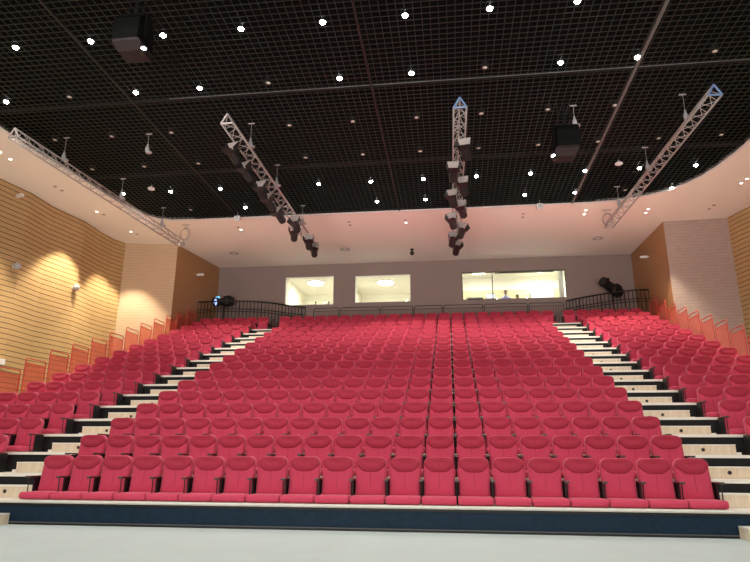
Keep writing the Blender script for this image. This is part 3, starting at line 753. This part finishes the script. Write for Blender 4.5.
# ------------------------------------------------------------------ ceiling downlights
def downlight(x, y, lit, label, energy):
    t = empty('downlight', (x, y, H), label, 'downlight', 'downlights in the black ceiling')
    bm = NB(); lathe(bm, [(.085, -.012), (.098, -.012), (.098, .14), (.085, .14)] if False else [(.080, -.010), (.095, -.010), (.095, .13), (.05, .15)], 16)
    for q in list(bm.faces):
        if len(q.verts) == 16 and q.calc_center_median().z < .0: bm.faces.remove(q)
    obj('housing', bm, M_black if lit else M_beamd, t, smooth='raw')
    bm = NB(); lathe(bm, [(.062, .0), (.058, -.022), (.042, -.042), (.02, -.054), (.003, -.057)] if lit else [(.060, .0), (.04, -.006), (.005, -.008)], 16); obj('lamp_face', bm, M_lamp if lit else M_offlamp, t, smooth=True)
    if lit:
        ld = bpy.data.lights.new('downlight_lamp', 'SPOT'); ld.energy = energy; ld.spot_size = math.radians(88 if y < 8 else 125); ld.spot_blend = .8; ld.shadow_soft_size = .08; ld.color = (1, .93, .86)
        lo = bpy.data.objects.new('downlight_lamp', ld); COL.objects.link(lo); lo.location = (x, y, H - .03)
XS = [-4.80, -2.98, -1.12, .62, 2.44, 4.28, 6.08, 7.87, 9.66, 11.42, 13.15, 14.90]
ROWSL = {-3.3: 'XXXXXXXXXXXX', -1.3: 'XXXXXXXXXXXX', .69: '.XXXXXXXXX..', 2.76: 'XoXXoXXoXXo.', 4.85: 'ooo.oooooo..', 6.84: 'oooooooooooo', 8.80: 'XXX.XXXXXXXX', 10.55: '.oX..XX.XXoX'}
near = {-3.3: 'row over the floor nearest the stage', -1.3: 'second row from the stage'}
E_DL = 150
for n, (y, pat) in enumerate(ROWSL.items(), 1):
    idx = [i for i, c in enumerate(pat) if c in 'Xo']
    for i in idx:
        x = XS[i] + (.12 * (1 if x < 5 else -1) if y > 10 and False else 0)
        lit = pat[i] == 'X'
        if y > 10 and i in (2,): x = -.80
        if y > 10 and i == 11: x = 14.71
        q = idx.index(i) + 1
        lab = '%s downlight in the black grid, %s row from the stage, %s from the left' % ('lit' if lit else 'unlit', ORD[n], ORD[q])
        downlight(x, y, lit, lab, E_DL * {-3.3: .6, -1.3: 1.15, .69: 1.9, 2.76: 1.5}.get(y, 3.6))
# soffit spots (pairs) and other small ceiling things
SP = [(-7.0, 5.36, 1), (-7.0, 5.84, 1), (-6.88, 7.95, 0), (-6.85, 8.30, 0), (-6.70, 10.30, 1), (-6.6, 10.62, 0), (-6.5, 12.555, 1), (-6.4, 12.87, 0), (-1.79, 12.55, 0), (-1.76, 12.85, 1), (5.17, 12.54, 0), (5.19, 12.83, 1), (2.89, 12.51, 0), (2.88, 12.85, 0), (9.83, 12.75, 0), (9.80, 12.4, 0), (12.15, 12.29, 1), (12.16, 12.7, 1), (14.5, 12.81, 1), (14.48, 12.45, 1), (16.95, 10.40, 1), (16.99, 10.05, 1), (16.78, 12.7, 0), (16.81, 12.33, 0), (16.9, 7.9, 1), (16.9, 5.4, 1)]
def near_word(n): return ['nearer the stage', 'farther from the stage'][n]
SL = ['first of the two lit ones over the left wall at the frame edge', 'second of the two lit ones over the left wall at the frame edge',
      'unlit, over the left wall halfway back, nearer the stage', 'unlit, over the left wall halfway back, farther from the stage',
      'lit, over the left wall beside the fold', 'unlit, over the left wall beside the lit one at the fold',
      'lit, over the left rear wall corner', 'unlit, over the left rear wall corner',
      'unlit, behind the black ceiling at the left', 'lit, behind the black ceiling at the left',
      'unlit, behind the black ceiling at the middle', 'lit, behind the black ceiling at the middle',
      'unlit, left of the middle pair, nearer the stage', 'unlit, left of the middle pair, farther from the stage',
      'unlit, right of the inner right truss, farther one', 'unlit, right of the inner right truss, nearer one',
      'lit, by the cable coil at the right, nearer the stage', 'lit, by the cable coil at the right, farther from the stage',
      'lit, above the right brown wall, farther one', 'lit, above the right brown wall, nearer one',
      'lit, over the right wall at the frame edge, farther one', 'lit, over the right wall at the frame edge, nearer one',
      'unlit, over the right tan wall, farther one', 'unlit, over the right tan wall, nearer one',
      'lit, over the right wall outside the picture, rear one', 'lit, over the right wall outside the picture, front one']
for (x, y, lit), lb in zip(SP, SL):
    t = empty('soffit_spotlight', (x, y, H), 'recessed spotlight, ' + lb, 'spotlight', 'recessed spotlights in the white ceiling')
    bm = NB(); lathe(bm, [(.045, -.012), (.065, -.010), (.068, -.001), (.04, -.001)], 14); obj('bezel', bm, M_white if lit else M_alu2, t, smooth=True)
    bm = NB(); lathe(bm, [(.046, -.011), (.03, -.016), (.003, -.018)], 14); obj('lamp_face', bm, M_spot if lit else M_beam, t, smooth=True)
def soffit_beam(x, y, tx, ty, tz, e, ang=70):
    ld = bpy.data.lights.new('soffit_lamp', 'SPOT'); ld.energy = e; ld.spot_size = math.radians(ang); ld.spot_blend = .45; ld.shadow_soft_size = .05; ld.color = (1, .88, .64)
    lo = bpy.data.objects.new('soffit_lamp', ld); COL.objects.link(lo); lo.location = (x, y, H - .05)
    lo.rotation_euler = (Vector((tx, ty, tz)) - Vector((x, y, H - .05))).to_track_quat('-Z', 'Y').to_euler()
E_SP = 1700
for x, y, tx, ty in ((-7.0, 5.36, -7.7, 5.0), (-7.0, 5.84, -7.9, 6.6), (-6.7, 10.3, -7.6, 10.0), (-6.5, 12.55, -6.9, 13.2)):
    soffit_beam(x, y, tx, ty, 0, E_SP)
for x, y, tx, ty in ((16.95, 10.4, 17.4, 10.3), (16.9, 7.9, 17.6, 7.9), (16.9, 5.4, 17.6, 5.4), (14.5, 12.6, 14.9, 13.1)):
    soffit_beam(x, y, tx, ty, 0, E_SP * .55)
for x, y in ((-1.76, 12.85), (5.19, 12.83), (12.15, 12.5)): soffit_beam(x, y, x, y + .4, 0, E_SP * .3, 60)
for x, y in ((-1.3, 12.2), (3.0, 12.2), (7.3, 12.2), (11.6, 12.2)): pass
# round vents
for x, y, lb in ((2.15, 15.83, 'left of the middle window'), (13.31, 15.6, 'above the right follow spot'), (-3.13, 15.83, 'above the left follow spot')):
    t = empty('ceiling_vent', (x, y, H), 'flat round vent in the white ceiling %s' % lb, 'vent', 'round vents in the white ceiling')
    bm = NB(); lathe(bm, [(.20, -.001), (.23, -.02), (.16, -.03), (.15, -.015)], 24); obj('rim', bm, M_alu2, t, smooth=True)
    bm = NB(); lathe(bm, [(.14, -.012), (.10, -.03), (.01, -.034)], 24); obj('disc', bm, M_white, t, smooth=True)
t = empty('dome_camera', (5.21, 16.17, H), 'small black camera under the white ceiling above the middle of the back wall', 'camera')
bm = NB(); lathe(bm, [(.09, -.001), (.09, -.04), (.05, -.06), (.04, -.12)], 16); obj('mount', bm, M_black, t, smooth=True)
bm = NB(); bmesh.ops.create_uvsphere(bm, u_segments=16, v_segments=10, radius=.10, matrix=Matrix.Translation((0, 0, -.20))); obj('dome', bm, M_black, t, smooth=True)
# small white detectors below the edge of the black ceiling
for x, y, z, lb in ((-1.25, 11.0, 8.95, 'at the left below the black ceiling edge'), (10.25, 11.1, 8.95, 'at the right below the black ceiling edge')):
    t = empty('ceiling_speaker', (x, y, z + ZO - .12), 'small pale speaker hanging %s' % lb, 'speaker', 'small pale speakers under the ceiling')
    bm = NB(); box(bm, -.11, .11, -.08, .08, -.10, .10, bev=.02); obj('cabinet', bm, M_white, t)
    bm = NB(); box(bm, -.08, .08, -.085, -.079, -.075, .075); obj('grille', bm, M_greyroom, t)
    bm = NB(); tube(bm, [(0, 0, .1), (0, 0, H - (z + ZO - .12))], .01, 6); obj('hanger', bm, M_alu2, t)
for x, y, lb in ((-3.42, 8.24, 'left'), (12.32, 8.13, 'right')):
    t = empty('wireless_access_point', (x, y, H - .14), 'white flat round unit hanging under the %s part of the black grid' % lb, 'access point', 'white round units under the grid')
    bm = NB(); lathe(bm, [(.03, .05), (.10, .04), (.125, 0), (.10, -.03), (.02, -.035)], 20); obj('shell', bm, M_white, t, smooth=True)
    bm = NB(); tube(bm, [(0, 0, .04), (0, 0, .14)], .012, 6); obj('stem', bm, M_white, t)
# cable coils hanging from the soffit
for x, y, lb in ((-3.85, 12.05, 'left'), (12.92, 12.35, 'right')):
    t = empty('cable_coil', (x, y, H), 'coiled grey cable hanging from the white ceiling near the far end of the %s truss' % NM['L' if lb == 'left' else 'R'], 'cable', 'cable coils near the truss ends')
    bm = NB()
    for q in range(4):
        rr = .22 + .02 * q; tube(bm, [(rr * .72 * math.sin(a) + .01 * q, .02 * q - .03, -.42 + .01 * q + rr * math.cos(a)) for a in [2 * math.pi * s_ / 28 for s_ in range(29)]], .010, 6)
    obj('coil', bm, M_alu2, t, smooth=True)
    bm = NB(); box(bm, -.16, .16, -.03, .03, -.03, -.001, bev=.005); tube(bm, [(0, 0, -.02), (0, 0, -.20)], .008, 6); obj('bracket', bm, M_alu2, t)
# wall items on the left wall and the brown facets
def wall_item(loc, n, label):
    t = empty('wall_lamp', loc, label, 'wall lamp', 'round white lamps on the left wall')
    q = Vector(n).to_track_quat('Z', 'Y').to_matrix().to_4x4()
    bm = NB(); lathe(bm, [(.07, -.02), (.07, .05), (.05, .06)], 16, q); obj('wall_plate', bm, M_white, t, smooth=True)
    bm = NB(); bmesh.ops.create_uvsphere(bm, u_segments=18, v_segments=12, radius=.125, matrix=q @ Matrix.Translation((0, 0, .15))); obj('globe', bm, M_hoist, t, smooth=True)
wall_item((-8.09, 8.15, 6.24 + ZO), (1, -.2, 0), 'round white globe on the left wall nearer the stage')
wall_item((-7.80, 11.1, 6.27 + ZO), (1, 0, 0), 'round white globe on the left wall at the second fold')
def small_cam(name, loc, rz, label, grp):
    t = empty(name, loc, label, 'camera', grp, rz=rz)
    bm = NB(); tube(bm, [(0, 0, 0), (0, -.10, -.02)], .02, 8); obj('arm', bm, M_white, t)
    bm = NB(); box(bm, -.06, .06, -.38, -.08, -.07, .03, bev=.02); obj('housing', bm, M_white, t)
small_cam('wall_camera', (-8.16, 7.75, 8.70 + ZO), math.radians(70), 'small white camera high on the left wall', 'white wall cameras')
small_cam('wall_camera', (-4.98, 16.0, 8.15 + ZO), math.radians(85), 'small white camera high on the brown left rear wall', 'white wall cameras')
small_cam('wall_camera', (15.40, 15.8, 8.25 + ZO), math.radians(-90), 'small white camera high on the brown right rear wall', 'white wall cameras')
bm = NB(); box(bm, -8.20, -8.02, 8.2, 8.42, 2.85 + ZO, 3.05 + ZO, bev=.01); o = obj('wall_socket_box', bm, M_white); tag(o, 'small white box on the left wall just above the red panels', 'box')

# ------------------------------------------------------------------ stage and room lights, added fill behind the camera
def area(x, y, z, sx, sy, e, tgt, col=(1, .95, .9)):
    ld = bpy.data.lights.new('fill_area', 'AREA'); ld.shape = 'RECTANGLE'; ld.size = sx; ld.size_y = sy; ld.energy = e; ld.color = col
    lo = bpy.data.objects.new('fill_area', ld); COL.objects.link(lo); lo.location = (x, y, z)
    lo.rotation_euler = (Vector(tgt) - Vector((x, y, z))).to_track_quat('-Z', 'Y').to_euler()
    return lo
for x in (0.5, 5.2, 10): area(x, -12.5, 7.5, 2.5, 1.2, 130, (x, 1.0, 1.0))
area(5.2, -13.2, 4.2, 13, 5.5, 750, (5.2, 6.0, 8.5), (1, .93, .88))  # added unseen soft light behind the camera, lifts the dim white ceiling
for x, y, z, e in ((.1, 20.2, 8.55, 110), (3.6, 20.4, 8.55, 120)):
    area(x, y, z + ZO, 1.2, 1.2, e, (x, y, 0), (1, .95, .78))
area(8.4, 19.4, 8.8 + ZO, 1.0, .8, 60, (8.4, 19.4, 0), (1, 1, .95)); area(11.3, 19.4, 8.8 + ZO, 1.6, .8, 130, (11.3, 19.4, 0), (1, .98, .86))

for x, tx in ((-1.5, -3.0), (3.0, 2.5), (7.5, 8.0), (12.0, 13.5)):      # added unseen spots behind the camera, fill light for the white ceiling
    ld = bpy.data.lights.new('added_uplight', 'SPOT'); ld.energy = 5000; ld.spot_size = math.radians(44); ld.spot_blend = 1; ld.shadow_soft_size = .3; ld.color = (1, .88, .80)
    lo = bpy.data.objects.new('added_uplight', ld); COL.objects.link(lo); lo.location = (x, -12.6, .5)
    lo.rotation_euler = (Vector((tx, 12.0, H + 1.0)) - Vector((x, -12.6, .5))).to_track_quat('-Z', 'Y').to_euler()
# ------------------------------------------------------------------ world and view
w = bpy.data.worlds.new('world'); SC.world = w; w.use_nodes = True
w.node_tree.nodes['Background'].inputs['Color'].default_value = (.6, .6, .65, 1); w.node_tree.nodes['Background'].inputs['Strength'].default_value = .02
SC.view_settings.view_transform = 'Standard'; SC.view_settings.look = 'None'; SC.view_settings.exposure = .08; SC.view_settings.gamma = 1; SC.view_settings.use_curve_mapping = False
